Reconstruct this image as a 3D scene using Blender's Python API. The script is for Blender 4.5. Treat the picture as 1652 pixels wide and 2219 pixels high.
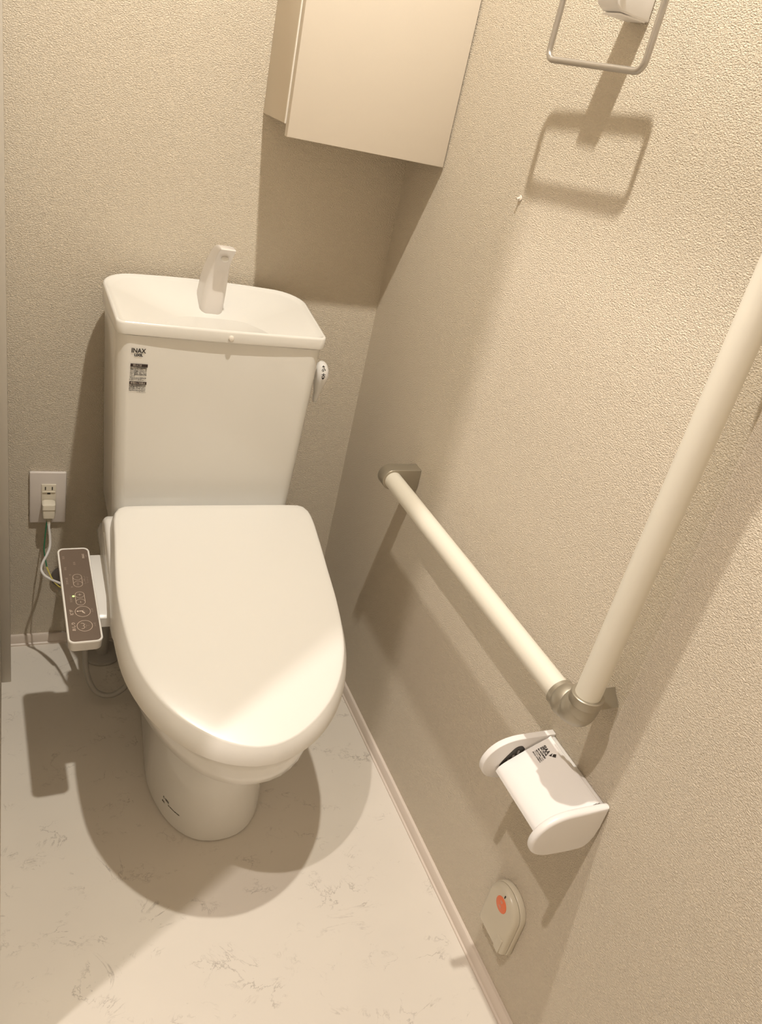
import bpy, bmesh, math, random
from mathutils import Vector, Matrix
random.seed(7)
for o in list(bpy.data.objects): bpy.data.objects.remove(o)
S = bpy.context.scene
COL = S.collection
PI = math.pi

# ------------------------------------------------------------------ camera
IMG_W, IMG_H = 1652, 2219
FOCAL_PX = 1721.4
cd = bpy.data.cameras.new('camera'); cam = bpy.data.objects.new('camera', cd); COL.objects.link(cam)
cd.sensor_fit = 'VERTICAL'; cd.sensor_height = 36.0; cd.sensor_width = 36.0 * IMG_W / IMG_H
cd.lens = FOCAL_PX * 36.0 / IMG_H
cd.clip_start = 0.01
Rm = (Matrix.Rotation(-0.498204, 4, 'Z') @ Matrix.Rotation(1.083213, 4, 'X') @ Matrix.Rotation(0.238200, 4, 'Z'))
cam.matrix_world = Matrix.Translation((-0.71562, -1.55029, 1.27331)) @ Rm
S.camera = cam

# ------------------------------------------------------------------ world, exposure, lamps
w = bpy.data.worlds.new('world'); S.world = w; w.use_nodes = True
w.node_tree.nodes['Background'].inputs[0].default_value = (1.0, 0.85, 0.65, 1)
w.node_tree.nodes['Background'].inputs[1].default_value = 0.004
S.view_settings.view_transform = 'Standard'
try: S.view_settings.look = 'None'
except Exception: pass
S.view_settings.gamma = 1.0
S.view_settings.use_curve_mapping = False
S.view_settings.exposure = 0.12

def lamp(name, loc, power, color, radius):
    l = bpy.data.lights.new(name, 'SPOT'); l.energy = power; l.color = color; l.shadow_soft_size = radius
    l.spot_size = math.radians(112); l.spot_blend = 0.25
    o = bpy.data.objects.new(name, l); COL.objects.link(o); o.location = loc
    return o
lamp('room_lamp', (-0.397, -0.785, 2.375), 77, (1.0, 0.935, 0.825), 0.018)
lamp('hall_lamp', (-1.05, -1.11, 2.355), 64, (1.0, 0.900, 0.820), 0.014)

# ------------------------------------------------------------------ materials
def new_mat(name):
    m = bpy.data.materials.new(name); m.use_nodes = True
    nt = m.node_tree; b = nt.nodes['Principled BSDF']
    return m, nt, b
def solid(name, col, rough=0.5, metal=0.0, coat=0.0, emit=None, grain=0.0, spec=None, sss=0.0):
    m, nt, b = new_mat(name)
    b.inputs['Base Color'].default_value = (*col, 1); b.inputs['Roughness'].default_value = rough
    b.inputs['Metallic'].default_value = metal
    if coat: b.inputs['Coat Weight'].default_value = coat; b.inputs['Coat Roughness'].default_value = 0.08
    if spec is not None: b.inputs['Specular IOR Level'].default_value = spec
    if emit: b.inputs['Emission Color'].default_value = (*emit, 1); b.inputs['Emission Strength'].default_value = 3.0
    if grain:
        tc = nt.nodes.new('ShaderNodeTexCoord'); n = nt.nodes.new('ShaderNodeTexNoise')
        n.inputs['Scale'].default_value = 900; n.inputs['Detail'].default_value = 2
        bp = nt.nodes.new('ShaderNodeBump'); bp.inputs['Strength'].default_value = grain; bp.inputs['Distance'].default_value = 0.0002
        nt.links.new(tc.outputs['Object'], n.inputs['Vector']); nt.links.new(n.outputs['Fac'], bp.inputs['Height'])
        nt.links.new(bp.outputs['Normal'], b.inputs['Normal'])
    return m

def wallpaper(name, col, axis):
    m, nt, b = new_mat(name)
    N = nt.nodes; L = nt.links
    tc = N.new('ShaderNodeTexCoord'); mp = N.new('ShaderNodeMapping')
    L.new(tc.outputs['Object'], mp.inputs['Vector'])
    mp.inputs['Scale'].default_value = (1, 1, 1.75)
    n1 = N.new('ShaderNodeTexNoise'); n1.inputs['Scale'].default_value = 345; n1.inputs['Detail'].default_value = 2.5
    n1.inputs['Roughness'].default_value = 0.55; n1.inputs['Distortion'].default_value = 0.35
    n2 = N.new('ShaderNodeTexVoronoi'); n2.inputs['Scale'].default_value = 310; n2.feature = 'SMOOTH_F1'
    L.new(mp.outputs[0], n1.inputs['Vector']); L.new(mp.outputs[0], n2.inputs['Vector'])
    cr = N.new('ShaderNodeValToRGB'); cr.color_ramp.elements[0].position = 0.36; cr.color_ramp.elements[1].position = 0.64
    L.new(n1.outputs['Fac'], cr.inputs['Fac'])
    ma = N.new('ShaderNodeMath'); ma.operation = 'MULTIPLY_ADD'; ma.inputs[1].default_value = -0.45
    L.new(n2.outputs['Distance'], ma.inputs[0]); L.new(cr.outputs['Color'], ma.inputs[2])
    bp = N.new('ShaderNodeBump'); bp.inputs['Strength'].default_value = 1.0; bp.inputs['Distance'].default_value = 0.0015
    L.new(ma.outputs[0], bp.inputs['Height']); L.new(bp.outputs['Normal'], b.inputs['Normal'])
    b.inputs['Base Color'].default_value = (*col, 1); b.inputs['Roughness'].default_value = 0.75
    b.inputs['Specular IOR Level'].default_value = 0.25
    return m

def floor_mat():
    m, nt, b = new_mat('marble_vinyl')
    N = nt.nodes; L = nt.links
    tc = N.new('ShaderNodeTexCoord')
    def noise(scale, detail=4, dist=0.0, off=0, rough=0.55):
        mp = N.new('ShaderNodeMapping'); mp.inputs['Location'].default_value = (off, off * 0.7, 0)
        mp.inputs['Rotation'].default_value = (0, 0, 0.5); mp.inputs['Scale'].default_value = (1, 1.35, 1)
        n = N.new('ShaderNodeTexNoise'); n.inputs['Scale'].default_value = scale; n.inputs['Detail'].default_value = detail
        n.inputs['Distortion'].default_value = dist; n.inputs['Roughness'].default_value = rough
        L.new(tc.outputs['Object'], mp.inputs['Vector']); L.new(mp.outputs[0], n.inputs['Vector'])
        return n.outputs['Fac']
    def ramp(fac, pts):
        r = N.new('ShaderNodeValToRGB'); e = r.color_ramp.elements
        e[0].position, e[0].color = pts[0][0], (pts[0][1],) * 3 + (1,)
        e[1].position, e[1].color = pts[-1][0], (pts[-1][1],) * 3 + (1,)
        for p, v in pts[1:-1]:
            k = e.new(p); k.color = (v, v, v, 1)
        L.new(fac, r.inputs['Fac']); return r.outputs['Color']
    def mul(a, c):
        x = N.new('ShaderNodeMath'); x.operation = 'MULTIPLY'; L.new(a, x.inputs[0]); L.new(c, x.inputs[1]); return x.outputs[0]
    vein = ramp(noise(6.5, 9, 1.2, 3.1, 0.66), [(0.487, 0), (0.5, 1), (0.513, 0)])
    patch = ramp(noise(11, 5, 0.3, 9.7), [(0.53, 0), (0.66, 1)])
    v1 = mul(vein, patch)
    vein2 = ramp(noise(26, 6, 0.8, 21.3, 0.6), [(0.478, 0), (0.5, 1), (0.522, 0)])
    patch2 = ramp(noise(16, 4, 0.2, 33.0), [(0.58, 0), (0.74, 1)])
    v2 = mul(vein2, patch2)
    add = N.new('ShaderNodeMath'); add.operation = 'ADD'; add.use_clamp = True; L.new(v1, add.inputs[0]); L.new(v2, add.inputs[1])
    cloud = ramp(noise(3.0, 3, 0.3, 5.5), [(0.35, 0), (0.7, 1)])
    mx = N.new('ShaderNodeMix'); mx.data_type = 'RGBA'
    mx.inputs[6].default_value = (0.775, 0.725, 0.655, 1); mx.inputs[7].default_value = (0.735, 0.685, 0.62, 1)
    L.new(cloud, mx.inputs[0])
    mx2 = N.new('ShaderNodeMix'); mx2.data_type = 'RGBA'; L.new(mx.outputs[2], mx2.inputs[6]); mx2.inputs[7].default_value = (0.38, 0.34, 0.305, 1)
    sc = N.new('ShaderNodeMath'); sc.operation = 'MULTIPLY'; sc.inputs[1].default_value = 0.85; L.new(add.outputs[0], sc.inputs[0])
    L.new(sc.outputs[0], mx2.inputs[0]); L.new(mx2.outputs[2], b.inputs['Base Color'])
    b.inputs['Roughness'].default_value = 0.42; b.inputs['Specular IOR Level'].default_value = 0.3
    return m

M = dict(
    wall=wallpaper('cream_wallpaper', (0.80, 0.71, 0.58), 0),
    floor=floor_mat(),
    ceiling=solid('ceiling_paint', (0.55, 0.50, 0.42), 0.8),
    trim=solid('skirting', (0.74, 0.655, 0.585), 0.45),
    casing=solid('casing_laminate', (0.56, 0.52, 0.46), 0.4),
    cabinet=solid('cabinet_laminate', (0.69, 0.62, 0.53), 0.42, grain=0.3),
    cabinet_side=solid('cabinet_side_laminate', (0.66, 0.58, 0.47), 0.45),
    edge=solid('pvc_edge_band', (0.93, 0.89, 0.82), 0.35),
    ceramic=solid('white_ceramic', (0.80, 0.79, 0.76), 0.16, coat=0.3),
    lid=solid('ivory_white_plastic', (0.80, 0.785, 0.75), 0.3),
    plastic=solid('white_plastic', (0.81, 0.795, 0.77), 0.28),
    white=solid('satin_white_resin', (0.84, 0.82, 0.81), 0.35),
    resin=solid('greyish_white_resin', (0.74, 0.70, 0.67), 0.3),
    bar=solid('cream_vinyl_bar', (0.76, 0.725, 0.635), 0.42),
    metal=solid('satin_nickel', (0.43, 0.395, 0.325), 0.42, metal=0.75),
    ringmetal=solid('satin_aluminium', (0.50, 0.475, 0.445), 0.36, metal=0.85),
    face=solid('taupe_control_face', (0.155, 0.115, 0.09), 0.4),
    ink=solid('dark_print', (0.018, 0.012, 0.01), 0.5),
    paleink=solid('pale_print', (0.68, 0.57, 0.48), 0.5),
    dimink=solid('faint_print', (0.36, 0.29, 0.24), 0.5),
    blacklabel=solid('dark_label_bar', (0.03, 0.018, 0.016), 0.5),
    labelwhite=solid('label_white_print', (0.62, 0.56, 0.5), 0.5),
    plate=solid('outlet_plate', (0.76, 0.70, 0.66), 0.35),
    ivory=solid('ivory_plastic', (0.78, 0.72, 0.60), 0.4),
    dark=solid('dark_recess', (0.03, 0.025, 0.02), 0.6),
    grey=solid('grey_rubber', (0.16, 0.14, 0.13), 0.5),
    hose=solid('pale_grey_hose', (0.45, 0.43, 0.40), 0.45),
    green=solid('green_wire', (0.03, 0.16, 0.08), 0.5),
    yellow=solid('yellow_wire', (0.62, 0.52, 0.12), 0.5),
    led=solid('green_led', (0.5, 0.9, 0.2), 0.4, emit=(0.45, 0.95, 0.15)),
    orange=solid('orange_button', (0.86, 0.20, 0.075), 0.4),
    call=solid('putty_plastic', (0.66, 0.61, 0.50), 0.3),
    glassy=solid('clear_bumper', (0.82, 0.77, 0.70), 0.06, coat=1.0),
    lens=solid('lamp_lens', (1, 0.9, 0.7), 0.4, emit=(1.0, 0.8, 0.5)),
)

# ------------------------------------------------------------------ helpers
def link_mesh(name, bm, mat, parent=None, angle=35, smooth=True):
    me = bpy.data.meshes.new(name)
    bmesh.ops.remove_doubles(bm, verts=bm.verts, dist=1e-6)
    bmesh.ops.recalc_face_normals(bm, faces=bm.faces)
    bm.to_mesh(me); bm.free()
    if smooth:
        for p in me.polygons: p.use_smooth = True
        try: me.set_sharp_from_angle(angle=math.radians(angle))
        except Exception: pass
    me.materials.append(mat)
    o = bpy.data.objects.new(name, me); COL.objects.link(o)
    if parent is not None:
        o.parent = parent
        if parent.type == 'EMPTY': o.location = -parent.location   # meshes are modelled in room coordinates
    return o
def thing(name, label, cat, loc, group=None):
    o = bpy.data.objects.new(name, None); COL.objects.link(o); o.location = loc; o.empty_display_size = 0.05
    o['label'] = label; o['category'] = cat
    if group: o['group'] = group
    return o
def tag(o, label, cat): o['label'] = label; o['category'] = cat; return o
def struct(name, bm, mat, parent=None, **k):
    o = link_mesh(name, bm, mat, parent, **k)
    if parent is None: o['kind'] = 'structure'
    return o
def add_box(bm, x0, x1, y0, y1, z0, z1, bev=0.0, seg=2, vert_only=None):
    vs = [bm.verts.new((x, y, z)) for z in (z0, z1) for x, y in ((x0, y0), (x1, y0), (x1, y1), (x0, y1))]
    fs = [(0, 3, 2, 1), (4, 5, 6, 7), (0, 1, 5, 4), (1, 2, 6, 5), (2, 3, 7, 6), (3, 0, 4, 7)]
    F = [bm.faces.new([vs[i] for i in f]) for f in fs]
    if bev:
        es = list({e for f in F for e in f.edges})
        bmesh.ops.bevel(bm, geom=es, offset=bev, segments=seg, profile=0.5, affect='EDGES')
def box(*a, **k):
    bm = bmesh.new(); add_box(bm, *a, **k); return bm
def add_prism(bm, pts, axis, a, b, bev=0.0, seg=2):
    """pts: outline in the two remaining axes (in xyz order)"""
    def P(u, v, t):
        return {0: (t, u, v), 1: (u, t, v), 2: (u, v, t)}[axis]
    A = [bm.verts.new(P(u, v, a)) for u, v in pts]; B = [bm.verts.new(P(u, v, b)) for u, v in pts]
    n = len(pts)
    f1 = bm.faces.new(A); f2 = bm.faces.new(list(reversed(B)))
    for i in range(n): bm.faces.new((A[i], B[i], B[(i + 1) % n], A[(i + 1) % n]))
    bmesh.ops.recalc_face_normals(bm, faces=bm.faces)
    if bev:
        es = list(set(f1.edges) | set(f2.edges))
        bmesh.ops.bevel(bm, geom=es, offset=bev, segments=seg, profile=0.5, affect='EDGES')
def prism(*a, **k):
    bm = bmesh.new(); add_prism(bm, *a, **k); return bm
def loft(bm, rings, cap0=True, cap1=True):
    R = [[bm.verts.new(p) for p in r] for r in rings]
    n = len(R[0])
    for a, b in zip(R[:-1], R[1:]):
        for i in range(n): bm.faces.new((a[i], a[(i + 1) % n], b[(i + 1) % n], b[i]))
    if cap0: bm.faces.new(list(reversed(R[0])))
    if cap1: bm.faces.new(R[-1])
def catmull(pts, sub=6, closed=False):
    out = []; n = len(pts); P = [Vector(p) for p in pts]
    rng = range(n if closed else n - 1)
    for i in rng:
        p0 = P[(i - 1) % n] if closed or i > 0 else P[0] * 2 - P[1]
        p1 = P[i]; p2 = P[(i + 1) % n]
        p3 = P[(i + 2) % n] if closed or i + 2 < n else P[-1] * 2 - P[-2]
        for k in range(sub):
            t = k / sub
            out.append(0.5 * ((2 * p1) + (p2 - p0) * t + (2 * p0 - 5 * p1 + 4 * p2 - p3) * t * t + (3 * p1 - p0 - 3 * p2 + p3) * t ** 3))
    if not closed: out.append(P[-1])
    return out
def resample(pts, n):
    L = [0.0]
    for a, b in zip(pts[:-1], pts[1:]): L.append(L[-1] + (b - a).length)
    out = []; j = 0
    for i in range(n):
        s = L[-1] * i / (n - 1)
        while j < len(L) - 2 and L[j + 1] < s: j += 1
        d = L[j + 1] - L[j]; t = 0 if d == 0 else (s - L[j]) / d
        out.append(pts[j].lerp(pts[j + 1], min(1, t)))
    return out
def add_tube(bm, path, r, n=14, closed=False, rad=None):
    P = [Vector(p) for p in path]; m = len(P)
    T = []
    for i in range(m):
        a = P[(i - 1) % m] if closed or i > 0 else P[i]
        b = P[(i + 1) % m] if closed or i < m - 1 else P[i]
        T.append((b - a).normalized())
    ref = Vector((0, 0, 1)) if abs(T[0].z) < 0.9 else Vector((1, 0, 0))
    u = T[0].cross(ref).normalized(); rings = []
    for i in range(m):
        u = (u - T[i] * u.dot(T[i])).normalized(); v = T[i].cross(u)
        rr = rad[i] if rad else r
        rings.append([P[i] + (u * math.cos(2 * PI * k / n) + v * math.sin(2 * PI * k / n)) * rr for k in range(n)])
    if closed:
        rings.append(rings[0]); loft(bm, rings, False, False)
    else: loft(bm, rings)
def tube(*a, **k):
    bm = bmesh.new(); add_tube(bm, *a, **k); return bm
def add_disc(bm, c, axis, r, t, n=40, bev=0.0):
    """short cylinder from c along +axis direction by t"""
    cx, cy, cz = c
    uv = {0: (cy, cz), 1: (cx, cz), 2: (cx, cy)}[axis]
    pts = [(uv[0] + r * math.cos(2 * PI * k / n), uv[1] + r * math.sin(2 * PI * k / n)) for k in range(n)]
    add_prism(bm, pts, axis, c[axis], c[axis] + t, bev=bev)
def add_sphere(bm, c, r, sc=(1, 1, 1), u=24, v=14):
    bmesh.ops.create_uvsphere(bm, u_segments=u, v_segments=v, radius=r, matrix=Matrix.Translation(c) @ Matrix.Diagonal((*sc, 1)))
def text(name, body, size, origin, xdir, ydir, mat, parent, align='CENTER', lift=0.0004, width=None, bold=0.0, label=None):
    """flat printed lettering laid on a surface: xdir = reading direction, ydir = up direction of the letters"""
    c = bpy.data.curves.new(name, 'FONT'); c.body = body; c.size = size; c.align_x = align; c.align_y = 'CENTER'
    c.resolution_u = 3; c.offset = bold; c.space_line = 0.9
    t = bpy.data.objects.new(name + '_tmp', c); COL.objects.link(t)
    dg = bpy.context.evaluated_depsgraph_get(); dg.update()
    me = bpy.data.meshes.new_from_object(t.evaluated_get(dg))
    bpy.data.objects.remove(t); bpy.data.curves.remove(c)
    x = Vector(xdir).normalized(); y = Vector(ydir).normalized(); z = x.cross(y).normalized(); y = z.cross(x)
    s = 1.0
    if width and len(me.vertices):
        xs = [v.co.x for v in me.vertices]; s = width / (max(xs) - min(xs))
    for v in me.vertices:
        v.co = Vector(origin) + x * v.co.x * s + y * v.co.y + z * (lift + v.co.z)
    me.name = name; me.materials.clear(); me.materials.append(mat)
    o = bpy.data.objects.new(name, me); COL.objects.link(o)
    o.parent = parent
    if parent.type == 'EMPTY': o.location = -parent.location
    if label: o['label'] = label
    return o
def stadium(cu, cv, hu, hv, n=10):
    """rounded bar outline, long side along v"""
    r = min(hu, hv); pts = []
    if hv >= hu:
        for k in range(n + 1): a = PI * k / n; pts.append((cu + r * math.cos(a), cv + (hv - r) + r * math.sin(a)))
        for k in range(n + 1): a = PI + PI * k / n; pts.append((cu + r * math.cos(a), cv - (hv - r) + r * math.sin(a)))
    else:
        for k in range(n + 1): a = -PI / 2 + PI * k / n; pts.append((cu + (hu - r) + r * math.cos(a), cv + r * math.sin(a)))
        for k in range(n + 1): a = PI / 2 + PI * k / n; pts.append((cu - (hu - r) + r * math.cos(a), cv + r * math.sin(a)))
    return pts
def rrect(u0, u1, v0, v1, r, n=6, radii=None):
    rs = radii or (r, r, r, r)   # corners: (u1,v1),(u0,v1),(u0,v0),(u1,v0)
    C = [(u1, v1, -1, -1, 0), (u0, v1, 1, -1, PI / 2), (u0, v0, 1, 1, PI), (u1, v0, -1, 1, 1.5 * PI)]
    pts = []
    for (u, v, su, sv, a0), q in zip(C, rs):
        for k in range(n + 1):
            a = a0 + PI / 2 * k / n
            pts.append((u + su * q + q * math.cos(a), v + sv * q + q * math.sin(a)))
    return pts

# ------------------------------------------------------------------ setting
CEIL = 2.40; XL = -0.738; YD = -0.913; YF = -1.75; XH = -2.70
struct('floor', box(XH, 0.0, YF, 0.0, -0.05, 0.0), M['floor'], smooth=False)
struct('ceiling', box(XH, 0.0, YF, 0.0, CEIL, CEIL + 0.05), M['ceiling'], smooth=False)
struct('wall_back', box(XL - 0.12, 0.1, 0.0, 0.1, -0.05, CEIL), M['wall'], smooth=False)
struct('wall_right', box(0.0, 0.1, YF, 0.0, -0.05, CEIL), M['wall'], smooth=False)
DH = 2.137   # door head height; the doorway takes the rest of the left wall
struct('wall_left', prism([(0.0, 0.0), (YD, 0.0), (YD, DH), (YF, DH), (YF, CEIL), (0.0, CEIL)], 0, XL - 0.12, XL), M['wall'], smooth=False)
struct('wall_front', box(XH, 0.1, YF - 0.1, YF, -0.05, CEIL), M['wall'], smooth=False)
struct('wall_hall', box(XH - 0.1, XH, YF, 0.0, -0.05, CEIL), M['wall'], smooth=False)
struct('wall_hall_back', box(XH, XL - 0.12, YD + 0.4, YD + 0.5, 0.0, CEIL), M['wall'], smooth=False)
struct('trim_1', box(XL, -0.7195, -0.127, 0.0, 0.0, CEIL, bev=0.0012), M['casing'])
def skirting(name, along, a, b, face, sign):
    # profile (distance from wall, height)
    prof = [(0, 0), (0.0105, 0), (0.0105, 0.0035), (0.0075, 0.0055), (0.0075, 0.0225), (0.0055, 0.0262), (0, 0.0262)]
    pts = [(face + sign * d, z) for d, z in prof]
    return struct(name, prism(pts, along, a, b), M['trim'])
skirting('baseboard_back', 0, -0.7195, -0.011, 0.0, -1)
skirting('baseboard_right', 1, YF, 0.0, 0.0, -1)

def downlight(x, y, label):
    t = thing('downlight', label, 'ceiling light', (x, y, CEIL))
    bm = bmesh.new()
    rings = []
    for r, z in ((0.036, CEIL), (0.05, CEIL), (0.05, CEIL - 0.004), (0.047, CEIL - 0.006), (0.038, CEIL - 0.005), (0.036, CEIL)):
        rings.append([(x + r * math.cos(2 * PI * k / 40), y + r * math.sin(2 * PI * k / 40), z) for k in range(40)])
    loft(bm, rings, False, False); link_mesh('trim_ring', bm, M['plastic'], t)
    bm = bmesh.new(); add_disc(bm, (x, y, CEIL - 0.003), 2, 0.036, 0.0025); link_mesh('lens', bm, M['lens'], t)
downlight(-0.397, -0.785, 'round recessed ceiling downlight above the toilet')
downlight(-1.05, -1.11, 'round recessed ceiling downlight in the hall outside the doorway')

# ------------------------------------------------------------------ toilet
XC = -0.377
T = thing('toilet', 'white ceramic toilet with closed lid, hand-wash tank top and side control panel', 'toilet', (XC, -0.35, 0.0))

# --- pedestal and bowl: lofted D-shaped sections
def dsec(hw, yf, yr, z, n=44, rear_r=0.03, p=2.25, split=0.42):
    """closed section: square-ish back, elliptical front; split = share of the length that is straight"""
    ys = yr + (yf - yr) * split
    half = []
    half.append(Vector((0, yr, z)))
    rr = min(rear_r, hw * 0.6)
    half.append(Vector((hw - rr, yr, z)))
    for k in range(1, 6):
        a = PI / 2 * k / 5; half.append(Vector((hw - rr + rr * math.sin(a), yr - rr + rr * math.cos(a), z)))
    m = 22
    for k in range(m + 1):
        a = PI / 2 * k / m
        half.append(Vector((hw * (abs(math.cos(a)) ** (2 / p)), ys + (yf - ys) * (abs(math.sin(a)) ** (2 / p)), z)))
    half = resample(half, n)
    tp = 0.30 * min(1, max(0, (0.30 - z) / 0.12))
    for h in half: h.x *= 1 - tp * min(1, max(0, (h.y + 0.45) / 0.40))
    xc = XC + 0.005 * min(1, max(0, (0.27 - z) / 0.1)); R = [Vector((xc + h.x, h.y, h.z)) for h in half]; L_ = [Vector((xc - h.x, h.y, h.z)) for h in reversed(half[1:-1])]
    return R + L_
bm = bmesh.new()
secs = [(0.107, -0.606, -0.06, 0.0), (0.1125, -0.6115, -0.06, 0.003), (0.1125, -0.6115, -0.06, 0.02), (0.1105, -0.606, -0.06, 0.07), (0.107, -0.598, -0.06, 0.13),
        (0.1025, -0.590, -0.055, 0.18), (0.105, -0.592, -0.05, 0.212), (0.111, -0.606, -0.05, 0.235), (0.121, -0.636, -0.05, 0.250), (0.136, -0.678, -0.05, 0.265), (0.151, -0.711, -0.05, 0.278),
        (0.162, -0.733, -0.05, 0.288), (0.169, -0.7445, -0.05, 0.300), (0.172, -0.749, -0.05, 0.320), (0.1765, -0.7530, -0.05, 0.338), (0.179, -0.7545, -0.05, 0.350), (0.176, -0.751, -0.05, 0.356)]
loft(bm, [dsec(hw, yf, yr, z, p=2.35 - 0.15 * min(1, z / 0.3), split=0.60 - 0.16 * min(1, max(0, z - 0.15) / 0.13)) for hw, yf, yr, z in secs])
bowl = link_mesh('bowl', bm, M['ceramic'], T, angle=50)

# --- seat ring and washing unit (warm water unit) under the lid
bm = bmesh.new()
def lidplane(y, za, sl): return za + sl * (y + 0.26)
RIM = [(0, -0.262), (0.160, -0.262), (0.180, -0.272), (0.1885, -0.30), (0.1905, -0.36), (0.1915, -0.42), (0.1925, -0.48), (0.1910, -0.53), (0.1855, -0.58), (0.174, -0.622),
       (0.155, -0.664), (0.126, -0.704), (0.092, -0.735), (0.055, -0.7555), (0.018, -0.7655), (0, -0.7665)]
CREST = [(0, -0.283), (0.150, -0.284), (0.172, -0.290), (0.1815, -0.312), (0.1835, -0.37), (0.1845, -0.43), (0.1835, -0.49), (0.1785, -0.545), (0.1690, -0.600),
         (0.1530, -0.643), (0.1290, -0.683), (0.099, -0.714), (0.068, -0.7370), (0.038, -0.7515), (0.012, -0.758), (0, -0.7585)]
def lid_c(y):
    t = min(1, max(0, (y + 0.48) / 0.17)); return -0.378 + 0.0065 * t * t * (3 - 2 * t)
def half_ring(pts, zf, n=56):
    c = catmull([(x, y, 0) for x, y in pts], 6)
    c = [Vector((max(0, p.x), p.y, 0)) for p in c]
    h = resample(c, n)
    for p in h: p.z = zf(p.y)
    return [Vector((lid_c(p.y) + p.x, p.y, p.z)) for p in h] + [Vector((lid_c(p.y) - p.x, p.y, p.z)) for p in reversed(h[1:-1])]
def inset(ring, d, dz=0.0):
    n = len(ring); out = []
    for i in range(n):
        a = ring[(i - 1) % n]; b = ring[(i + 1) % n]; t = (b - a); t.z = 0; t.normalize()
        nrm = Vector((t.y, -t.x, 0)); p = ring[i] - nrm * d
        out.append(Vector((p.x, p.y, ring[i].z + dz)))
    return out
rim = half_ring(RIM, lambda y: lidplane(y, 0.465, 0.200))
crest = half_ring(CREST, lambda y: lidplane(y, 0.534, 0.2745))
# inset sign check: move towards the centre
cen = Vector((XC, -0.5, 0))
def toward(ring, d, dz=0.0):
    a = inset(ring, d, dz)
    i = len(ring) // 4
    if (Vector((a[i].x, a[i].y, 0)) - cen).length > (Vector((ring[i].x, ring[i].y, 0)) - cen).length: a = inset(ring, -d, dz)
    return a
def scale_ring(ring, s, dz=0.0):
    return [Vector((XC + (p.x - XC) * s, cen.y + (p.y - cen.y) * s, p.z + dz)) for p in ring]
# seat ring
rs0 = toward(rim, 0.013); seat_rings = [[Vector((p.x, p.y, 0.362)) for p in toward(rim, 0.017)], [Vector((p.x, p.y, 0.366)) for p in rs0],
      [Vector((p.x, p.y, min(p.z - 0.004, 0.385) if p.z - .004 > .367 else 0.367)) for p in rs0]]
loft(bm, seat_rings); link_mesh('seat', bm, M['plastic'], T, angle=40)
# unit: side profile extruded across
prof = [(-0.243, 0.366), (-0.243, 0.478), (-0.262, 0.493), (-0.285, 0.497), (-0.330, 0.4835), (-0.40, 0.460), (-0.44, 0.440), (-0.462, 0.412), (-0.468, 0.372)]
bm = prism(prof, 0, -0.5660, -0.1790, bev=0.009, seg=4)
unit = link_mesh('washing_unit', bm, M['plastic'], T, angle=40)
# lid
bm = bmesh.new(); rings = []
rings.append(toward(rim, 0.016, 0.002)); rings.append(toward(rim, 0.003, -0.0005)); rings.append(rim)
for t in (0.12, 0.3, 0.5, 0.68, 0.82, 0.91):
    # bulging side wall between rim and crest
    out = []
    for a, b in zip(rim, crest):
        s = 1 - (1 - t) ** 1.0; lat = t ** 2.3
        out.append(Vector((a.x + (b.x - a.x) * lat, a.y + (b.y - a.y) * lat, a.z + (b.z - a.z) * t)))
    rings.append(out)
rings.append([a.lerp(b, 0.965) if False else Vector((a.x + (b.x - a.x) * 0.90, a.y + (b.y - a.y) * 0.90, a.z + (b.z - a.z) * 0.965)) for a, b in zip(rim, crest)])
cr = toward(crest, 0.0005); rings.append([Vector((p.x, p.y, p.z - 0.0004)) for p in cr])
rings.append(toward(crest, 0.0035, 0.0006)); 
for s, dz in ((0.94, 0.0012), (0.8, 0.0022), (0.55, 0.003), (0.3, 0.0034), (0.1, 0.0035)):
    r2 = scale_ring(crest, s); rings.append([Vector((p.x, p.y, lidplane(p.y, 0.534, 0.2745) + dz)) for p in r2])
loft(bm, rings)
lid = link_mesh('lid', bm, M['lid'], T, angle=60)
# thin seam line moulded along the unit, left and right
for s in (-1, 1):
    path = catmull([(-0.3725 + s * 0.1936, -0.290, 0.476), (-0.3725 + s * 0.1936, -0.34, 0.462), (-0.3725 + s * 0.1936, -0.40, 0.443), (-0.3725 + s * 0.1930, -0.445, 0.425)], 5)
    link_mesh('seam', tube(path, 0.0009, n=6), M['plastic'], unit)

# --- tank body
def tsec(hw, yf, yb, z, rf=0.022, rb=0.016):
    pts = rrect(XC - hw, XC + hw, yf, yb, 0.02, n=7, radii=(rb, rb, rf, rf))
    # slight bow of the front face
    return [Vector((x, y - (0.004 * (1 - ((x - XC) / hw) ** 2) if y < (yf + yb) / 2 else 0), z)) for x, y in pts]
bm = bmesh.new()
S_ = [(0.158, -0.210, -0.05, 0.405), (0.164, -0.224, -0.046, 0.412), (0.1675, -0.230, -0.044, 0.43), (0.1695, -0.2325, -0.042, 0.50), (0.1735, -0.2345, -0.040, 0.60), (0.1765, -0.2365, -0.038, 0.70), (0.1795, -0.238, -0.036, 0.79),
      (0.1803, -0.2383, -0.035, 0.8262), (0.1780, -0.2360, -0.038, 0.8275), (0.165, -0.222, -0.05, 0.8260), (0.160, -0.218, -0.05, 0.8000)]
loft(bm, [tsec(*s[:3], s[3]) for s in S_])
tank = link_mesh('tank', bm, M['ceramic'], T, angle=50)
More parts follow.
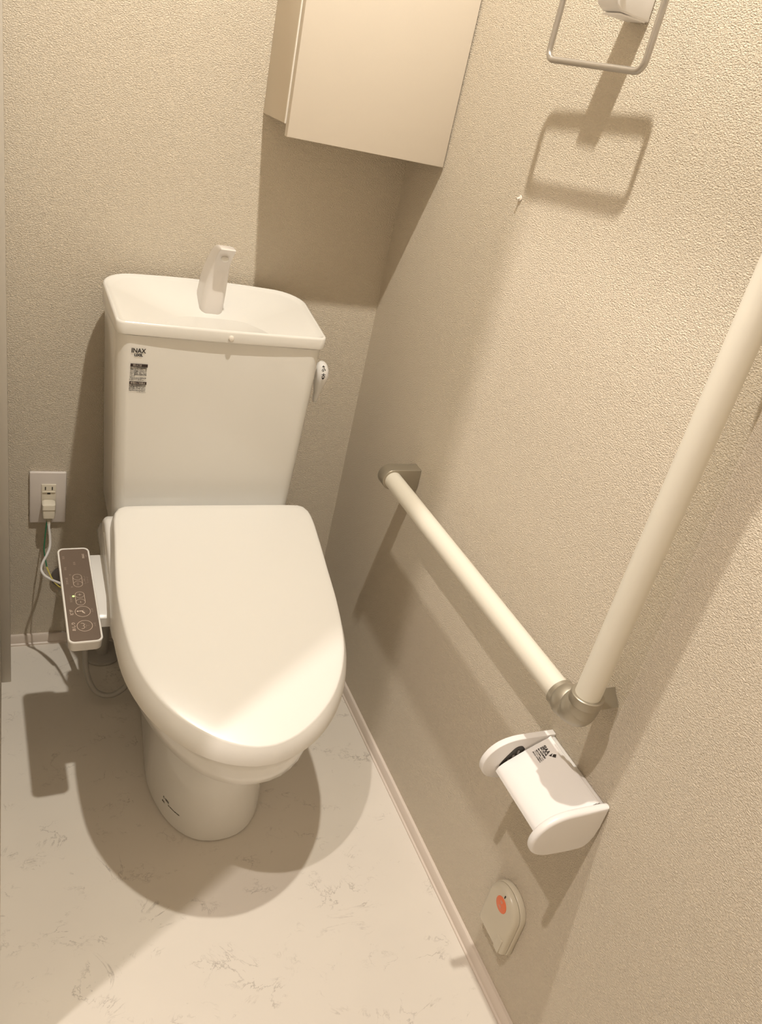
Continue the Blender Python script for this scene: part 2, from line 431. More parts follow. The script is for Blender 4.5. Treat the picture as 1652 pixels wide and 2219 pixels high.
# --- tank top with hand wash basin
def rimz(y): return 0.8505 + (0.8705 - 0.8505) * (y + 0.245) / 0.215
def bsec(dh, dy, zf, n=10):
    hwf, hwb = 0.1825 - dh, 0.1885 - dh
    yf, yb = -0.2455 + dy, -0.024 - dy
    rf, rb = max(0.012, 0.014 - dh * 0.3), 0.060
    P = []
    def corner(cx, cy, r, a0, a1, m):
        for k in range(m + 1):
            a = a0 + (a1 - a0) * k / m; P.append((cx + r * math.cos(a), cy + r * math.sin(a)))
    corner(hwb - rb, yb - rb, rb, 0, PI / 2, n)
    for k in range(1, 12):
        u = 1 - 2 * k / 12; P.append(((hwb - rb) * u, yb + 0.009 * (1 - u * u)))
    corner(-(hwb - rb), yb - rb, rb, PI / 2, PI, n)
    corner(-hwf + rf, yf + rf, rf, PI, 1.5 * PI, n)
    for k in range(1, 12):
        u = -1 + 2 * k / 12; P.append(((hwf - rf) * u, yf - 0.003 * (1 - u * u)))
    corner(hwf - rf, yf + rf, rf, 1.5 * PI, 2 * PI, n)
    return [Vector((XC + x, y, zf(y))) for x, y in P]
bm = bmesh.new(); rings = []
rings.append(bsec(0.0035, 0.003, lambda y: 0.8290)); rings.append(bsec(0.0012, 0.001, lambda y: 0.8292)); rings.append(bsec(0.0003, 0.0002, lambda y: 0.832))
rings.append(bsec(0, 0, lambda y: rimz(y) - 0.004)); rings.append(bsec(0.0008, 0.0008, lambda y: rimz(y) - 0.0012)); rings.append(bsec(0.003, 0.003, lambda y: rimz(y)))
rings.append(bsec(0.0055, 0.005, lambda y: rimz(y) - 0.0012)); rings.append(bsec(0.0075, 0.0065, lambda y: rimz(y) - 0.004))
base = bsec(0.0075, 0.0065, lambda y: rimz(y) - 0.004); c0 = Vector((XC, -0.150, 0))
for s in (0.96, 0.9, 0.82, 0.72, 0.6, 0.48, 0.36, 0.24, 0.12, 0.04):
    d = 0.036 * math.sin((1 - s) * PI / 2) ** 1.15
    rings.append([Vector((c0.x + (p.x - c0.x) * s, c0.y + (p.y - c0.y) * s, (rimz(p.y) - 0.004) * (s ** 0.5) + (0.8555) * (1 - s ** 0.5) - d)) for p in base])
loft(bm, rings)
top = link_mesh('tank_top', bm, M['ceramic'], T, angle=50)
top['label'] = 'white hand-wash basin tank top'
# spout: leaning tapered blade with the outlet near its tip
bm = bmesh.new(); rings = []
#      z      yfront  yback   hw
SP = [(0.826, -0.098, -0.050, 0.0205), (0.846, -0.102, -0.050, 0.0215), (0.868, -0.1035, -0.048, 0.0215), (0.886, -0.105, -0.048, 0.0205), (0.905, -0.109, -0.052, 0.0185),
      (0.922, -0.115, -0.060, 0.0165), (0.938, -0.1235, -0.072, 0.0150), (0.950, -0.133, -0.086, 0.0145), (0.957, -0.141, -0.098, 0.0142), (0.9610, -0.146, -0.112, 0.0138), (0.9625, -0.144, -0.120, 0.0125)]
for z, yf, yb, hw in SP:
    n = 9; pts = []
    t = min(1, max(0, (z - 0.87) / 0.08)); fr = 0.010 * (1 - t) + 0.003 * t
    pts = rrect(XC + 0.003 + (z - .846) * 0.06 - hw, XC + 0.003 + (z - .846) * 0.06 + hw, yf, yb, 0.004, n=5, radii=(0.006, 0.006, fr, fr))
    pts = [(x, y - (0.006 * (1 - t) * (1 - ((x - XC - .003) / hw) ** 2) if y < (yf + yb) / 2 else 0)) for x, y in pts]
    rings.append([Vector((x, y, z)) for x, y in pts])
loft(bm, rings)
spout = link_mesh('spout', bm, M['resin'], top, angle=45)
bm = bmesh.new(); add_sphere(bm, (XC + 0.0085, -0.1305, 0.9415), 0.0068, (1, 0.55, 0.75)); link_mesh('spout_outlet', bm, M['lid'], T)
bm = bmesh.new(); add_sphere(bm, (XC + 0.006, -0.2495, 0.8375), 0.0050, (1, 0.7, 1.15)); b_ = link_mesh('bumper', bm, M['glassy'], T); b_['label'] = 'clear round bumper on tank front'
# flush lever
bm = bmesh.new(); rings = []
for z, r, yc, xr in ((0.700, 0.003, -0.176, .004), (0.704, 0.0065, -0.176, .005), (0.72, 0.0085, -0.178, .006), (0.735, 0.0115, -0.181, .0095), (0.748, 0.0150, -0.184, .0125), (0.760, 0.0165, -0.185, .014), (0.772, 0.0150, -0.184, .0125), (0.780, 0.0105, -0.181, .009), (0.784, 0.004, -0.178, .004)):
    rings.append([Vector((XC + 0.2055 + xr * math.cos(2 * PI * k / 20), yc + r * math.sin(2 * PI * k / 20), z)) for k in range(20)])
loft(bm, rings); lever = link_mesh('flush_lever', bm, M['plastic'], T, angle=60)
bm = bmesh.new(); add_disc(bm, (XC + 0.176, -0.168, 0.758), 0, 0.012, 0.024, bev=0.001); link_mesh('lever_hub', bm, M['plastic'], lever)
for ch, z in (('小', 0.7745), ('大', 0.7645)):
    text('lettering', ch, 0.0080, (XC + 0.2035, -0.2012 if z < .77 else -0.1975, z), (1, 0, 0), (0, 0.1, 1), M['ink'], lever, lift=0.0012, bold=0.0003)
for zt, zb, yy in ((0.7602, 0.7560, -0.2022), (0.7790, 0.7815, -0.1950)):
    bm = bmesh.new(); bm.faces.new([bm.verts.new(p) for p in ((XC + 0.2000, yy, zt), (XC + 0.2070, yy, zt), (XC + 0.2035, yy + (0.002 if zb > zt else -0.0002), zb))])
    link_mesh('arrow_mark', bm, M['ink'], lever)

# --- printing on the tank front (front face is near y = -0.2405)
def tank_y(x, z):
    hw = 0.17 + (z - 0.5) * 0.034
    return -(0.2325 + (z - 0.5) * 0.0185) - 0.004 * (1 - min(1, abs((x - XC) / hw)) ** 2)
def tt(body, size, x, z, mat=M['ink'], align='CENTER', width=None, bold=0.0, name='lettering', lift=0.0008):
    return text(name, body, size, (x, tank_y(x, z), z), (1, -0.006, 0), (0, -0.02, 1), mat, tank, align, lift, width, bold)
tt('INAX', 0.0112, -0.5208, 0.8005, width=0.0232, bold=0.00025)
tt('LIXIL', 0.0060, -0.5204, 0.7930, width=0.0138, bold=0.0003)
def bar(z0, z1, x0=-0.5360, x1=-0.5085):
    bm = bmesh.new(); ym = min(tank_y(x0, z0), tank_y(x1, z1)) - 0.0006
    add_box(bm, x0, x1, ym, ym + 0.0004, z0, z1); link_mesh('label_bar', bm, M['blacklabel'], tank, smooth=False)
LZ = lambda z: 0.7776 - (0.785 - z) * 1.254
bar(LZ(0.7808), LZ(0.7850), -0.5322, -0.5042); bar(LZ(0.7556), LZ(0.7596), -0.5322, -0.5042)
tt('使用上のご注意', 0.0042, -0.5212, LZ(0.7829), M['labelwhite'], lift=0.0015, width=0.014)
tt('修理のご依頼は', 0.0042, -0.5184, LZ(0.7576), M['labelwhite'], lift=0.0015, width=0.024)
lines = [('タンクに洗浄芳香剤等を', 0.7790), ('使用しないでください。水', 0.7766), ('タンク内部に入れないで', 0.7742), ('また凍結時は、給水、アルカ', 0.7718), ('リ性、塩素系の洗剤を使用', 0.7694), ('しないで', 0.7670),
         ('節水のため大小洗浄を使', 0.7644), ('い分けてください。', 0.7621),
         ('お求めの取扱店または', 0.7538), ('LIXIL修理受付センター', 0.7514), ('0120-179-411', 0.7490), ('http://www.lixil.co.jp/support/', 0.7466)]
for s_, z in lines:
    wd = 0.0265 if len(s_) > 9 else (0.0075 if len(s_) < 6 else 0.0235)
    x0 = -0.5320
    t_ = tt(s_, 0.0031, x0 + wd / 2, LZ(z), width=wd, bold=0.00008)
tt('(C) LIXIL Corporation', 0.0022, -0.5117, LZ(0.7442), width=0.0145)

# --- small print on the foot of the bowl (left front)
def foot_text(body, size, A, B, z):
    A = Vector((A[0], A[1], z)); B = Vector((B[0], B[1], z)); tx = (B - A); nrm = Vector((tx.y, -tx.x, 0)).normalized()
    if nrm.x > 0: nrm = -nrm
    o = text('lettering', body, size, (A + B) / 2, tx, (0, 0, 1), M['ink'], bowl, 'CENTER', 0.0, tx.length, 0.00015)
    for v in o.data.vertices:          # press the print onto the curved ceramic
        ok, p, n, i = bowl.closest_point_on_mesh(v.co)
        v.co = p + n * 0.0003
    return o
foot_text('C-180S', 0.0062, (-0.4650, -0.5277), (-0.4577, -0.5459), 0.0452)
foot_text('BW1', 0.0058, (-0.4658, -0.5273), (-0.4629, -0.5354), 0.0353)
foot_text('LIXIL CORPORATION MADE IN JAPAN', 0.0030, (-0.4587, -0.5450), (-0.4426, -0.5725), 0.0395)

# --- arm and control panel
bm = bmesh.new()
prof = [(-0.283, 0.395), (-0.283, 0.424), (-0.290, 0.428), (-0.435, 0.4085), (-0.442, 0.403), (-0.442, 0.385), (-0.430, 0.380), (-0.30, 0.388)]
add_prism(bm, prof, 0, -0.604, -0.560, bev=0.003, seg=3); link_mesh('panel_arm', bm, M['plastic'], T, angle=40)
# panel frame (local axes: u across, v towards the back wall and up the slope)
PO = Vector((-0.6132, -0.394, 0.4243)); AL = math.atan(0.143)
PU = Vector((1, 0.03, 0)).normalized(); PV = Vector((0, math.cos(AL), math.sin(AL))); PV = (PV - PU * PV.dot(PU)).normalized(); PN = PU.cross(PV)
def pl(u, v, h=0.0): return PO + PU * u + PV * v + PN * h
HU, HV = 0.0268, 0.1135
bm = bmesh.new(); rings = []
for ins, h in ((0.010, -0.024), (0.004, -0.0235), (0.0015, -0.020), (0.0008, -0.004), (0.0, -0.002), (0.0006, -0.0003), (0.0022, 0.0), (0.0031, -0.0004), (0.0033, -0.0014)):
    rings.append([pl(u, v, h) for u, v in rrect(-HU + ins, HU - ins, -HV + ins, HV - ins, max(0.003, 0.0105 - ins * 0.8), n=7)])
loft(bm, rings, True, True)
cp = link_mesh('control_panel', bm, M['plastic'], T, angle=40)
bm = bmesh.new(); rings = []
for ins, h in ((0.0033, -0.0013), (0.0034, -0.0009), (0.006, -0.0008)):
    rings.append([pl(u, v, h) for u, v in rrect(-HU + ins, HU - ins, -HV + ins, HV - ins, max(0.003, 0.0105 - ins * 0.8), n=7)])
loft(bm, rings, True, True); face = link_mesh('panel_face', bm, M['face'], cp, angle=20); face['label'] = 'taupe brown control face'
FH = -0.0006
def outline(pts, wdt, name='printed_outline', mat=M['paleink'], closed=True):
    bm = bmesh.new(); n = len(pts); P = [Vector((u, v)) for u, v in pts]
    A, B = [], []
    for i in range(n):
        a = P[(i - 1) % n] if closed or i > 0 else P[i]; b = P[(i + 1) % n] if closed or i < n - 1 else P[i]
        t = (b - a).normalized(); nn = Vector((-t.y, t.x)) * wdt / 2
        A.append(bm.verts.new(pl(*(P[i] + nn), FH))); B.append(bm.verts.new(pl(*(P[i] - nn), FH)))
    for i in range(n if closed else n - 1):
        j = (i + 1) % n; bm.faces.new((A[i], A[j], B[j], B[i]))
    return link_mesh(name, bm, mat, cp, smooth=False)
def vy(y): return (y + 0.394) / math.cos(AL)
def circ(u, v, r, a0=0, a1=2 * PI, n=40, sx=1.0): return [(u + r * sx * math.cos(a0 + (a1 - a0) * k / n), v + r * math.sin(a0 + (a1 - a0) * k / n)) for k in range(n)]
c1, c2, c3, c4 = vy(-0.4705), vy(-0.4385), vy(-0.4080), vy(-0.3650)
for c in (c1, c2): outline(circ(0.0015, c, 0.0118), 0.0007)
for c in (c3, c4):
    outline(stadium(0.0003, c, 0.0072, 0.0158), 0.0006)
    outline(circ(0.0003, c + 0.0086, 0.0070, PI * 1.06, PI * 1.94, 14), 0.0005, closed=False)
    outline(circ(0.0003, c - 0.0086, 0.0070, PI * 0.06, PI * 0.94, 14), 0.0005, closed=False)
# pictograms: wash (two arcs and fountain) and bidet (seated figure and fountain)
outline([(-0.0040 + 0.0, c1 + 0.0062), (-0.0008, c1 + 0.0060), (0.0012, c1 + 0.0036), (0.0008, c1 + 0.0012), (-0.0014, c1 + 0.0), (0.0008, c1 - 0.0012), (0.0012, c1 - 0.0036), (-0.0008, c1 - 0.0060), (-0.0038, c1 - 0.0060)], 0.0008, closed=False)
for c, u0 in ((c1, 0.0), (c2, 0.0)):
    outline([(0.0032, c + 0.0050), (0.0026, c + 0.0032), (0.0040, c + 0.0008), (0.0040, c - 0.0008), (0.0028, c - 0.0030), (0.0036, c - 0.0048)], 0.0004, mat=M['dimink'], closed=False)
    outline([(0.0042, c), (0.0086, c)], 0.0004, mat=M['dimink'], closed=False)
bm = bmesh.new()
f = [pl(u, c2 + v, FH) for u, v in ((-0.0040, 0.0022), (0.0018, 0.0022), (0.0026, -0.0005), (0.0050, -0.0042), (0.0042, -0.0052), (0.0008, -0.0022), (0.0004, 0.0004), (-0.0040, 0.0006))]
bm.faces.new([bm.verts.new(p) for p in f])
bm.faces.new([bm.verts.new(pl(-0.0062 + 0.0016 * math.cos(2 * PI * k / 14), c2 + 0.0013 + 0.0013 * math.sin(2 * PI * k / 14), FH)) for k in range(14)])
link_mesh('printed_figure', bm, M['paleink'], cp, smooth=False)
outline([(0.0003, c3 + 0.0064), (0.0003, c3 + 0.0114)], 0.0006, closed=False); outline([(-0.0022, c3 + 0.0088), (0.0030, c3 + 0.0088)], 0.0006, closed=False)
outline([(0.0003, c3 - 0.0064), (0.0003, c3 - 0.0110)], 0.0006, closed=False)
def pt(body, size, u, v, mat=M['paleink'], width=None, bold=0.0):
    return text('lettering', body, size, pl(u, v, FH), PV, -PU, mat, cp, 'CENTER', 0.0, width, bold)
pt('おしり', 0.0062, -0.0150, c1, width=0.0185, bold=0.00008); pt('ビデ', 0.0062, -0.0158, c2 - 0.0005, width=0.0125, bold=0.00008)
pt('INAX', 0.0056, 0.0152, vy(-0.304), width=0.0115, bold=0.00006); pt('LIXIL', 0.0030, 0.0200, vy(-0.304), M['dimink'])
pt('洗浄強さ', 0.0042, -0.0138, c3, M['dimink']); pt('洗浄位置', 0.0042, -0.0165, c4, M['dimink'])
pt('止', 0.0042, 0.0003, c4 + 0.0085, M['dimink']); pt('乾燥', 0.0036, 0.0003, c4 - 0.0085, M['dimink'])
pt('前', 0.0034, -0.0105, c4 + 0.015, M['dimink']); pt('後', 0.0034, -0.0100, c4 - 0.015, M['dimink'])
pt('節電', 0.0040, -0.0165, vy(-0.334), M['dimink']); pt('電源', 0.0040, -0.0175, vy(-0.306), M['dimink'])
pt('脱臭', 0.0042, -0.001, vy(-0.322), M['dimink'])
pt('入/切', 0.0040, 0.0175, c1 + 0.001, M['dimink']); pt('入/切', 0.0040, 0.0165, c2 + 0.001, M['dimink'])
outline([(0.0095, c4 + 0.009), (0.0125, c4 + 0.009), (0.0125, c4 + 0.004)], 0.0004, mat=M['dimink'], closed=False)
outline([(0.0095, c4 - 0.009), (0.0125, c4 - 0.009), (0.0125, c4 - 0.004)], 0.0004, mat=M['dimink'], closed=False)
pt('水勢', 0.0034, 0.0115, c4, M['dimink']); pt('マッサージ', 0.0032, 0.0165, c4, M['dimink'])
bm = bmesh.new(); add_sphere(bm, pl(-0.0098, c3 + 0.006, FH), 0.0019, (1, 1, 0.35), 14, 8); l_ = link_mesh('indicator_lamp', bm, M['led'], cp); l_['label'] = 'lit green indicator lamp'

# ------------------------------------------------------------------ supply valve, hose, floor flange
V = thing('stop_valve', 'grey water stop valve with round wall cover behind the control panel', 'valve', (-0.612, 0.0, 0.182))
bm = bmesh.new(); add_disc(bm, (-0.612, -0.0005, 0.182), 1, 0.0265, -0.009, bev=0.003); link_mesh('wall_cover', bm, M['grey'], V)
link_mesh('valve_body', tube([(-0.612, -0.008, 0.182), (-0.612, -0.05, 0.182)], 0.009), M['metal'], V)
link_mesh('valve_handle', tube([(-0.612, -0.05, 0.182), (-0.612, -0.066, 0.182)], 0.013), M['metal'], V)
hp = catmull([(-0.600, -0.058, 0.178), (-0.588, -0.100, 0.185), (-0.580, -0.140, 0.165), (-0.578, -0.165, 0.115), (-0.574, -0.190, 0.062), (-0.558, -0.212, 0.030), (-0.530, -0.222, 0.022), (-0.505, -0.218, 0.030), (-0.484, -0.208, 0.048)], 8)
tag(link_mesh('supply_hose', tube(hp, 0.0058, n=12), M['hose']), 'pale grey water supply hose looping down beside the toilet base', 'hose')
F_ = thing('floor_flange', 'low round pipe cover on floor behind the toilet', 'pipe cover', (-0.530, -0.062, 0.0))
bm = bmesh.new(); add_disc(bm, (-0.530, -0.062, 0.0005), 2, 0.042, 0.009, bev=0.003); link_mesh('cover', bm, M['hose'], F_)
link_mesh('pipe', tube([(-0.530, -0.062, 0.008), (-0.530, -0.062, 0.09)], 0.014), M['hose'], F_)

# ------------------------------------------------------------------ power outlet, plug and cord
O = thing('power_outlet', 'square-edged power outlet plate low on the back wall', 'outlet', (-0.6465, 0.0, 0.385))
bm = box(-0.6815, -0.6115, -0.008, -0.0003, 0.325, 0.445, bev=0.0025, seg=3); link_mesh('cover_plate', bm, M['plate'], O)
ins_ = link_mesh('socket', box(-0.6590, -0.6310, -0.0105, -0.0070, 0.350, 0.4180, bev=0.0012), M['ivory'], O)
for dz in (0.0, -0.033):
    for dx in (-0.0065, 0.0065): link_mesh('slot', box(-0.6450 + dx - 0.0011, -0.6450 + dx + 0.0011, -0.0109, -0.0100, 0.4055 + dz, 0.4130 + dz), M['dark'], ins_, smooth=False)
    bm = prism([(-0.6450 + 0.0031 * math.cos(a), 0.3975 + dz + 0.0031 * math.sin(a)) for a in [k * PI / 8 for k in range(9)]] + [(-0.6481, 0.3955 + dz), (-0.6419, 0.3955 + dz)], 1, -0.0109, -0.0100)
    link_mesh('ground_hole', bm, M['dark'], ins_, smooth=False)
    link_mesh('ledge', box(-0.6570, -0.6330, -0.0125, -0.0100, 0.4005 + dz, 0.4018 + dz), M['ivory'], ins_)
bm = bmesh.new(); rings = []
for z, hw, y0, y1 in ((0.3835, 0.0100, -0.031, -0.012), (0.3815, 0.0125, -0.034, -0.0112), (0.3720, 0.0130, -0.036, -0.0112), (0.3700, 0.0122, -0.0345, -0.0112), (0.3600, 0.0125, -0.036, -0.0115), (0.3520, 0.0115, -0.036, -0.014), (0.3490, 0.0070, -0.032, -0.018)):
    rings.append([Vector((x, y, z)) for x, y in rrect(-0.6455 - hw, -0.6455 + hw, y0, y1, 0.004, n=4)])
plug_bm = bm; loft(bm, rings)
for i in range(5):
    z = 0.3480 - i * 0.0031; r = 0.0062 - i * 0.0004
    add_tube(plug_bm, [(-0.6455, -0.026 - i * .0006, z + 0.0012), (-0.6455, -0.026 - i * .0006, z - 0.0004)], r * 0.8, n=14)
    add_tube(plug_bm, [(-0.6455, -0.026 - i * .0006, z), (-0.6455, -0.026 - i * .0006, z - 0.0019)], r, n=14)
cpts = [(-0.6450, -0.027, 0.352), (-0.6448, -0.032, 0.330), (-0.6430, -0.040, 0.309), (-0.6435, -0.050, 0.292), (-0.6490, -0.062, 0.281), (-0.6575, -0.072, 0.268), (-0.6605, -0.080, 0.256), (-0.6540, -0.092, 0.249), (-0.6400, -0.105, 0.246), (-0.6240, -0.125, 0.250), (-0.6050, -0.160, 0.262), (-0.5900, -0.205, 0.300), (-0.5800, -0.240, 0.350), (-0.5700, -0.262, 0.385)]
cc = catmull(cpts, 8); K = link_mesh('power_cord', tube(cc, 0.0026, n=10), M['white'], T); K['label'] = 'white power cord plugged into the outlet'
link_mesh('plug', plug_bm, M['ivory'], K, angle=40)
gpts = [(-0.6478, -0.027, 0.350), (-0.6505, -0.034, 0.328), (-0.6530, -0.043, 0.305), (-0.6545, -0.052, 0.287), (-0.6525, -0.066, 0.273), (-0.6500, -0.080, 0.262)]
link_mesh('ground_wire', tube(catmull(gpts, 8), 0.0014, n=8), M['green'], K)['label'] = 'green part of ground wire'
gpts = [(-0.6500, -0.080, 0.262), (-0.6450, -0.094, 0.254), (-0.6380, -0.108, 0.246), (-0.6260, -0.127, 0.243), (-0.6080, -0.162, 0.258)]
link_mesh('ground_wire', tube(catmull(gpts, 8), 0.0015, n=8), M['yellow'], K)['label'] = 'yellow part of ground wire'

# ------------------------------------------------------------------ wall cabinet
Cb = thing('wall_cabinet', 'beige laminate cabinet hung in the corner above the toilet', 'cabinet', (-0.15, 0.0, 1.17))
body = link_mesh('body', box(-0.2985, -0.0015, -0.1395, -0.0005, 1.1765, 1.80, bev=0.0006), M['cabinet_side'], Cb)
link_mesh('edge_band', box(-0.2992, -0.0012, -0.1440, -0.1395, 1.1765, 1.80, bev=0.0005), M['edge'], Cb)['label'] = 'pale front edge band'
link_mesh('door', box(-0.2975, -0.0030, -0.1615, -0.1450, 1.1585, 1.80, bev=0.0012), M['cabinet'], Cb)

# ------------------------------------------------------------------ towel ring
R_ = thing('towel_ring', 'silver square towel ring hanging from a white wall mount', 'towel ring', (0.0, -0.588, 1.43))
path = []
y0, y1, z0, z1, rr = -0.6885, -0.4905, 1.3425, 1.4260, 0.013
for (cy, cz, a0) in ((y1 - rr, z1 - rr, 0), (y0 + rr, z1 - rr, PI / 2), (y0 + rr, z0 + rr, PI), (y1 - rr, z0 + rr, 1.5 * PI)):
    for k in range(7):
        a = a0 + PI / 2 * k / 6; path.append((cy + rr * math.cos(a), cz + rr * math.sin(a)))
P3 = []
for y, z in path:
    P3.append((-0.0525 - (y + 0.588) * 0.03, y, z))
link_mesh('ring', tube(P3, 0.0041, n=14, closed=True), M['ringmetal'], R_)
prof = [(-0.0005, 1.4005), (-0.0250, 1.4010), (-0.0440, 1.4025), (-0.0545, 1.4075), (-0.0590, 1.4180), (-0.0590, 1.4330), (-0.0540, 1.4430), (-0.0430, 1.4480), (-0.0005, 1.4520)]
bm = prism(prof, 1, -0.6080, -0.5680, bev=0.0025, seg=3); mt = link_mesh('mount', bm, M['white'], R_, angle=45)
link_mesh('cap_line', box(-0.0450, -0.0050, -0.6060, -0.5700, 1.3990, 1.4012, bev=0.0005), M['white'], mt)
# little clear pin on the wall
Pn = bmesh.new(); add_disc(Pn, (-0.0003, -0.434, 1.160), 0, 0.0045, -0.0022, bev=0.0008); add_tube(Pn, [(-0.002, -0.434, 1.160), (-0.007, -0.434, 1.158)], 0.0018)
tag(link_mesh('wall_pin', Pn, M['glassy']), 'tiny clear pin stuck in the right wall below the towel ring', 'pin')

# ------------------------------------------------------------------ L-shaped handrail
BX, BZ, BY = -0.0565, 0.6225, -0.9850; BR = 0.0168
H = thing('handrail', 'cream L-shaped grab rail with satin nickel brackets on the right wall', 'handrail', (0.0, -0.66, 0.62))
b1 = link_mesh('horizontal_bar', tube([(BX, -0.3500, BZ), (BX, -0.9500, BZ)], BR, n=40), M['bar'], H)
link_mesh('upright_bar', tube([(BX, BY, 0.6560), (BX, BY, 1.2300)], BR, n=40), M['bar'], H)
def end_bracket(y0, y1, cz):
    r = 0.0212; pts = [(-0.0005, cz - r), (-0.0005, cz + r)]
    for k in range(17):
        a = PI / 2 + PI * k / 16; pts.append((BX + r * math.cos(a), cz + r * math.sin(a)))
    return prism(pts, 1, y0, y1, bev=0.0015, seg=3)
eb = link_mesh('end_bracket', end_bracket(-0.3560, -0.3280, BZ), M['metal'], H, angle=40)
r = 0.0212; pts = [(-0.0005, BY - r), (-0.0005, BY + r)]
for k in range(17):
    a = PI / 2 + PI * k / 16; pts.append((BX + r * math.cos(a), BY + r * math.sin(a)))
link_mesh('end_bracket', prism(pts, 2, 1.2250, 1.2530, bev=0.0015, seg=3), M['metal'], H, angle=40)
# elbow: collar, bend, collar
bm = bmesh.new()
er = 0.0205; path = [(BX, -0.9400, BZ)]; rad = [er]
for k in range(11):
    a = PI / 2 * k / 10; path.append((BX, -0.9600 - 0.0250 * math.sin(a), BZ + 0.0250 - 0.0250 * math.cos(a))); rad.append(er + 0.0022 * math.sin(PI * k / 10))
path.append((BX, BY, 0.6560)); rad.append(er)
add_tube(bm, path, er, n=36, rad=rad)
add_sphere(bm, (BX, BY + 0.0060, BZ + 0.0085), 0.0243, u=32, v=20)
add_sphere(bm, (BX, -0.9590, BZ + 0.0015), 0.0236, (1, 0.95, 1), u=32, v=20)
elbow = link_mesh('elbow', bm, M['metal'], H, angle=60)
bm = bmesh.new(); rings = []
for rr_, z in ((0.0176, 0.6600), (0.0205, 0.6605), (0.0216, 0.6595), (0.0218, 0.6480), (0.0212, 0.6470)):
    rings.append([(BX + rr_ * math.cos(2 * PI * k / 40), BY + rr_ * math.sin(2 * PI * k / 40), z) for k in range(40)])
loft(bm, rings); link_mesh('collar', bm, M['metal'], elbow)
# arm to the wall, set at 45 degrees like the bisector of the L
c_ = Vector((BY, BZ)); n_ = Vector((-0.7071, 0.7071)); d_ = Vector((-0.7071, -0.7071))
q_ = [c_ + n_ * a_ + d_ * b_ for a_, b_ in ((0.013, -0.030), (0.013, -0.004), (-0.010, -0.004), (-0.010, -0.030))]
link_mesh('wall_arm', prism([(v.x, v.y) for v in q_], 0, BX, -0.0005, bev=0.0008), M['metal'], H)

# ------------------------------------------------------------------ paper holder
PH = thing('toilet_paper_holder', 'white plastic toilet paper holder, empty, below the handrail elbow', 'paper holder', (0.0, -0.975, 0.47))
def cap_out(sc=1.0):
    p = [(-0.0005, 0.508), (-0.045, 0.5085), (-0.070, 0.5075), (-0.090, 0.5015), (-0.104, 0.4900), (-0.1115, 0.4740), (-0.1110, 0.4580), (-0.1025, 0.4450), (-0.088, 0.4370), (-0.070, 0.4335), (-0.030, 0.4318), (-0.0130, 0.4360), (-0.0030, 0.4520), (-0.0005, 0.4700)]
    c = catmull([(x, z, 0) for x, z in p[1:-1]], 4)
    return [(p[0][0], p[0][1])] + [(v.x, v.y) for v in c] + [(p[-1][0], p[-1][1])]
far = link_mesh('end_cap', prism(cap_out(), 1, -0.9130, -0.9030, bev=0.0012, seg=3), M['white'], PH, angle=40)
near = link_mesh('end_cap', prism(cap_out(), 1, -1.0480, -1.0355, bev=0.0050, seg=5), M['white'], PH, angle=45)
prof = [(-0.0135, 0.5065), (-0.035, 0.4950), (-0.055, 0.4830), (-0.068, 0.4745), (-0.079, 0.4670), (-0.0860, 0.4595), (-0.0880, 0.4530)]
pc = [(v.x, v.y) for v in catmull([(x, z, 0) for x, z in prof], 5)]
und = [(x + 0.0010, z - 0.0030) if i < len(pc) - 4 else (x + 0.0026, z - 0.0006) for i, (x, z) in enumerate(pc)]
flap = link_mesh('paper_cover', prism(pc + list(reversed(und)), 1, -1.0345, -0.9155), M['white'], PH, angle=50)
link_mesh('hinge_rod', tube([(-0.0105, -0.9140, 0.5040), (-0.0105, -1.0350, 0.5040)], 0.0028), M['white'], PH)
link_mesh('back_plate', box(-0.0060, -0.0005, -1.0360, -0.9120, 0.4540, 0.5030, bev=0.001), M['white'], PH)
# slot with spring catch on the far cap
sl = []
for k in range(9): a = math.radians(35) + PI * k / 8 - PI / 2 + PI / 2; sl.append((-0.0560 + 0.0070 * math.cos(a), 0.4870 + 0.0070 * math.sin(a)))
sl = [(-0.0490, 0.4830), (-0.0500, 0.4900), (-0.0560, 0.4945), (-0.0640, 0.4930), (-0.0700, 0.4860), (-0.0800, 0.4700), (-0.0830, 0.4600), (-0.0760, 0.4540), (-0.0640, 0.4560)]
slo = link_mesh('slot', prism([(v.x, v.y) for v in catmull([(x, z, 0) for x, z in sl], 4, closed=True)], 1, -0.9136, -0.9110), M['dark'], far, smooth=False)
for i in range(3):
    x = -0.059 - i * 0.0062; z = 0.4840 - i * 0.0075
    link_mesh('rib', box(x - 0.0016, x + 0.0016, -0.9150, -0.9130, z - 0.003, z + 0.003), M['grey'], slo, smooth=False)
# SIAA mark printed on the cover
def flp(d, y):   # d = distance down the cover from the hinge
    a = Vector((-0.0135, 0, 0.5065)); b = Vector((-0.055, 0, 0.4830)); dr = (b - a).normalized(); p = a + dr * d
    return Vector((p.x, y, p.z))
FX = Vector((0, -1, 0)); FY = (Vector((-0.0135, 0, 0.5065)) - Vector((-0.055, 0, 0.4830))).normalized()
def ft(body, size, d, y, width=None, bold=0.0): return text('lettering', body, size, flp(d, y), FX, FY, M['ink'], flap, 'LEFT', 0.0009, width, bold)
ft('SIAA', 0.0078, 0.0150, -0.9235, 0.0150, 0.0003); ft('ISO 22196', 0.0036, 0.0195, -0.9235, 0.0160, 0.0002)
ft('for KOHKIN', 0.0030, 0.0232, -0.9235, 0.0190, 0.0002)
ft('無機抗菌剤・練込', 0.0024, 0.0268, -0.9235, 0.0200, 0.00005); ft('プラスチック製品全体', 0.0024, 0.0296, -0.9235, 0.0210, 0.00005); ft('JP0122112X0001X', 0.0024, 0.0322, -0.9235, 0.0210, 0.00008)
bm = bmesh.new(); N_ = FX.cross(FY)
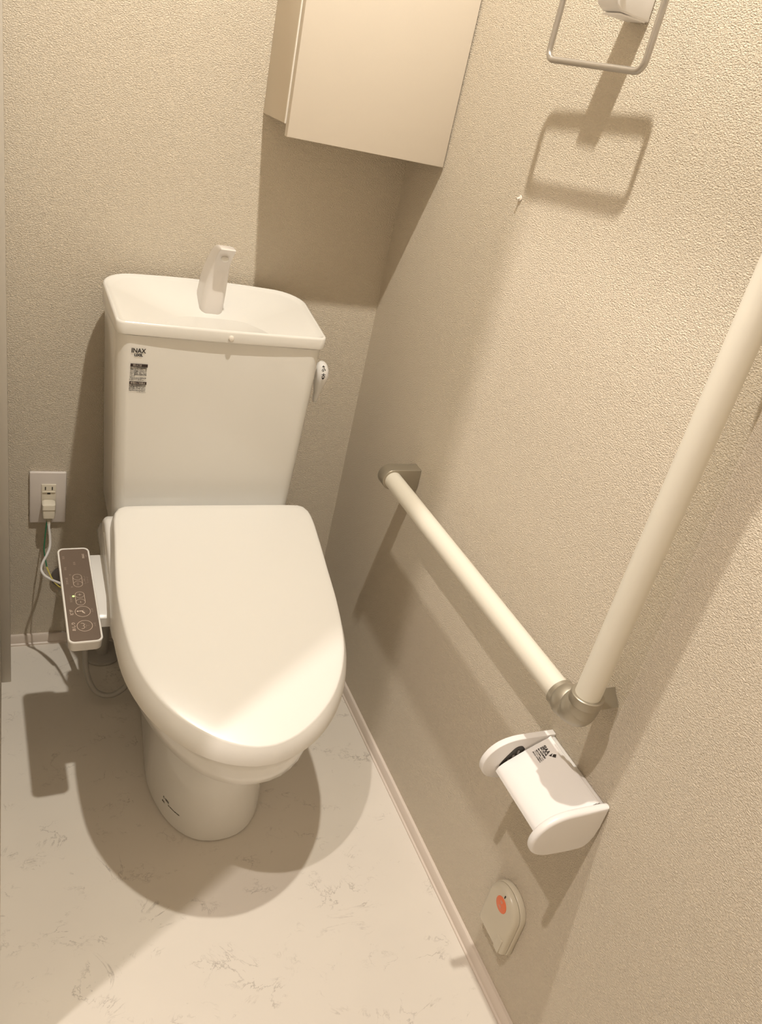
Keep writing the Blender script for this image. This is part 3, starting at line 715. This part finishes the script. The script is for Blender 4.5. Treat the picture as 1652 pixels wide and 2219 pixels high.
for q, nm in (([(0.0096, -0.9425), (0.0066, -0.9450), (0.0100, -0.9490), (0.0135, -0.9450)], 'a'),):
    bm.faces.new([bm.verts.new(flp(d, y) + N_ * 0.0009) for d, y in q])
bm.faces.new([bm.verts.new(flp(d, y) + N_ * 0.0009) for d, y in [(0.0098, -0.9408), (0.0165, -0.9408), (0.0142, -0.9442), (0.0125, -0.9425)]])
link_mesh('emblem', bm, M['ink'], flap, smooth=False)

# ------------------------------------------------------------------ emergency call unit
E_ = thing('call_unit', 'cream emergency call unit with orange button low on the right wall', 'call button', (0.0, -0.967, 0.165))
def dome(ins=0.0, yc=-0.967, hw=0.0385, z0=0.115, zt=0.2260):
    r = hw - ins; n = 20; pts = []
    cz = zt - ins - r * 0.92
    for k in range(n + 1):
        a = PI * k / n; pts.append((yc + r * math.cos(a), cz + r * 0.92 * math.sin(a)))
    rb = 0.006
    for k in range(5): a = PI + PI / 2 * k / 4; pts.append((yc - r + rb + rb * math.cos(a), z0 + ins + rb + rb * math.sin(a)))
    for k in range(5): a = 1.5 * PI + PI / 2 * k / 4; pts.append((yc + r - rb + rb * math.cos(a), z0 + ins + rb + rb * math.sin(a)))
    return pts
def dome_loft(spec):
    bm = bmesh.new(); loft(bm, [[Vector((x, y, z)) for y, z in dome(i)] for i, x in spec]); return bm
link_mesh('back_plate', dome_loft([(0.0005, -0.0005), (0.0, -0.0015), (0.0, -0.0095), (0.0008, -0.0105)]), M['call'], E_, angle=40)
hs = link_mesh('housing', dome_loft([(0.0022, -0.0105), (0.0012, -0.0115), (0.0018, -0.0170), (0.0035, -0.0205), (0.0065, -0.0225), (0.010, -0.0232), (0.025, -0.0240)]), M['call'], E_, angle=50)
bm = bmesh.new(); add_disc(bm, (-0.0225, -0.9675, 0.1985), 0, 0.0135, -0.0022, bev=0.0008); ob = link_mesh('push_button', bm, M['orange'], E_); ob['label'] = 'round orange push button'
text('lettering', '呼', 0.0062, (-0.0248, -0.9670, 0.2035), (0, -1, 0), (0, 0, 1), M['labelwhite'], ob, lift=0.0001)
text('lettering', '出', 0.0062, (-0.0248, -0.9670, 0.1940), (0, -1, 0), (0, 0, 1), M['labelwhite'], ob, lift=0.0001)
link_mesh('indicator_slot', box(-0.0240, -0.0228, -0.9692, -0.9674, 0.2150, 0.2200), M['dark'], hs, smooth=False)
link_mesh('battery_tab', box(-0.0247, -0.0200, -0.9990, -0.9860, 0.1210, 0.1500, bev=0.0006), M['call'], hs)
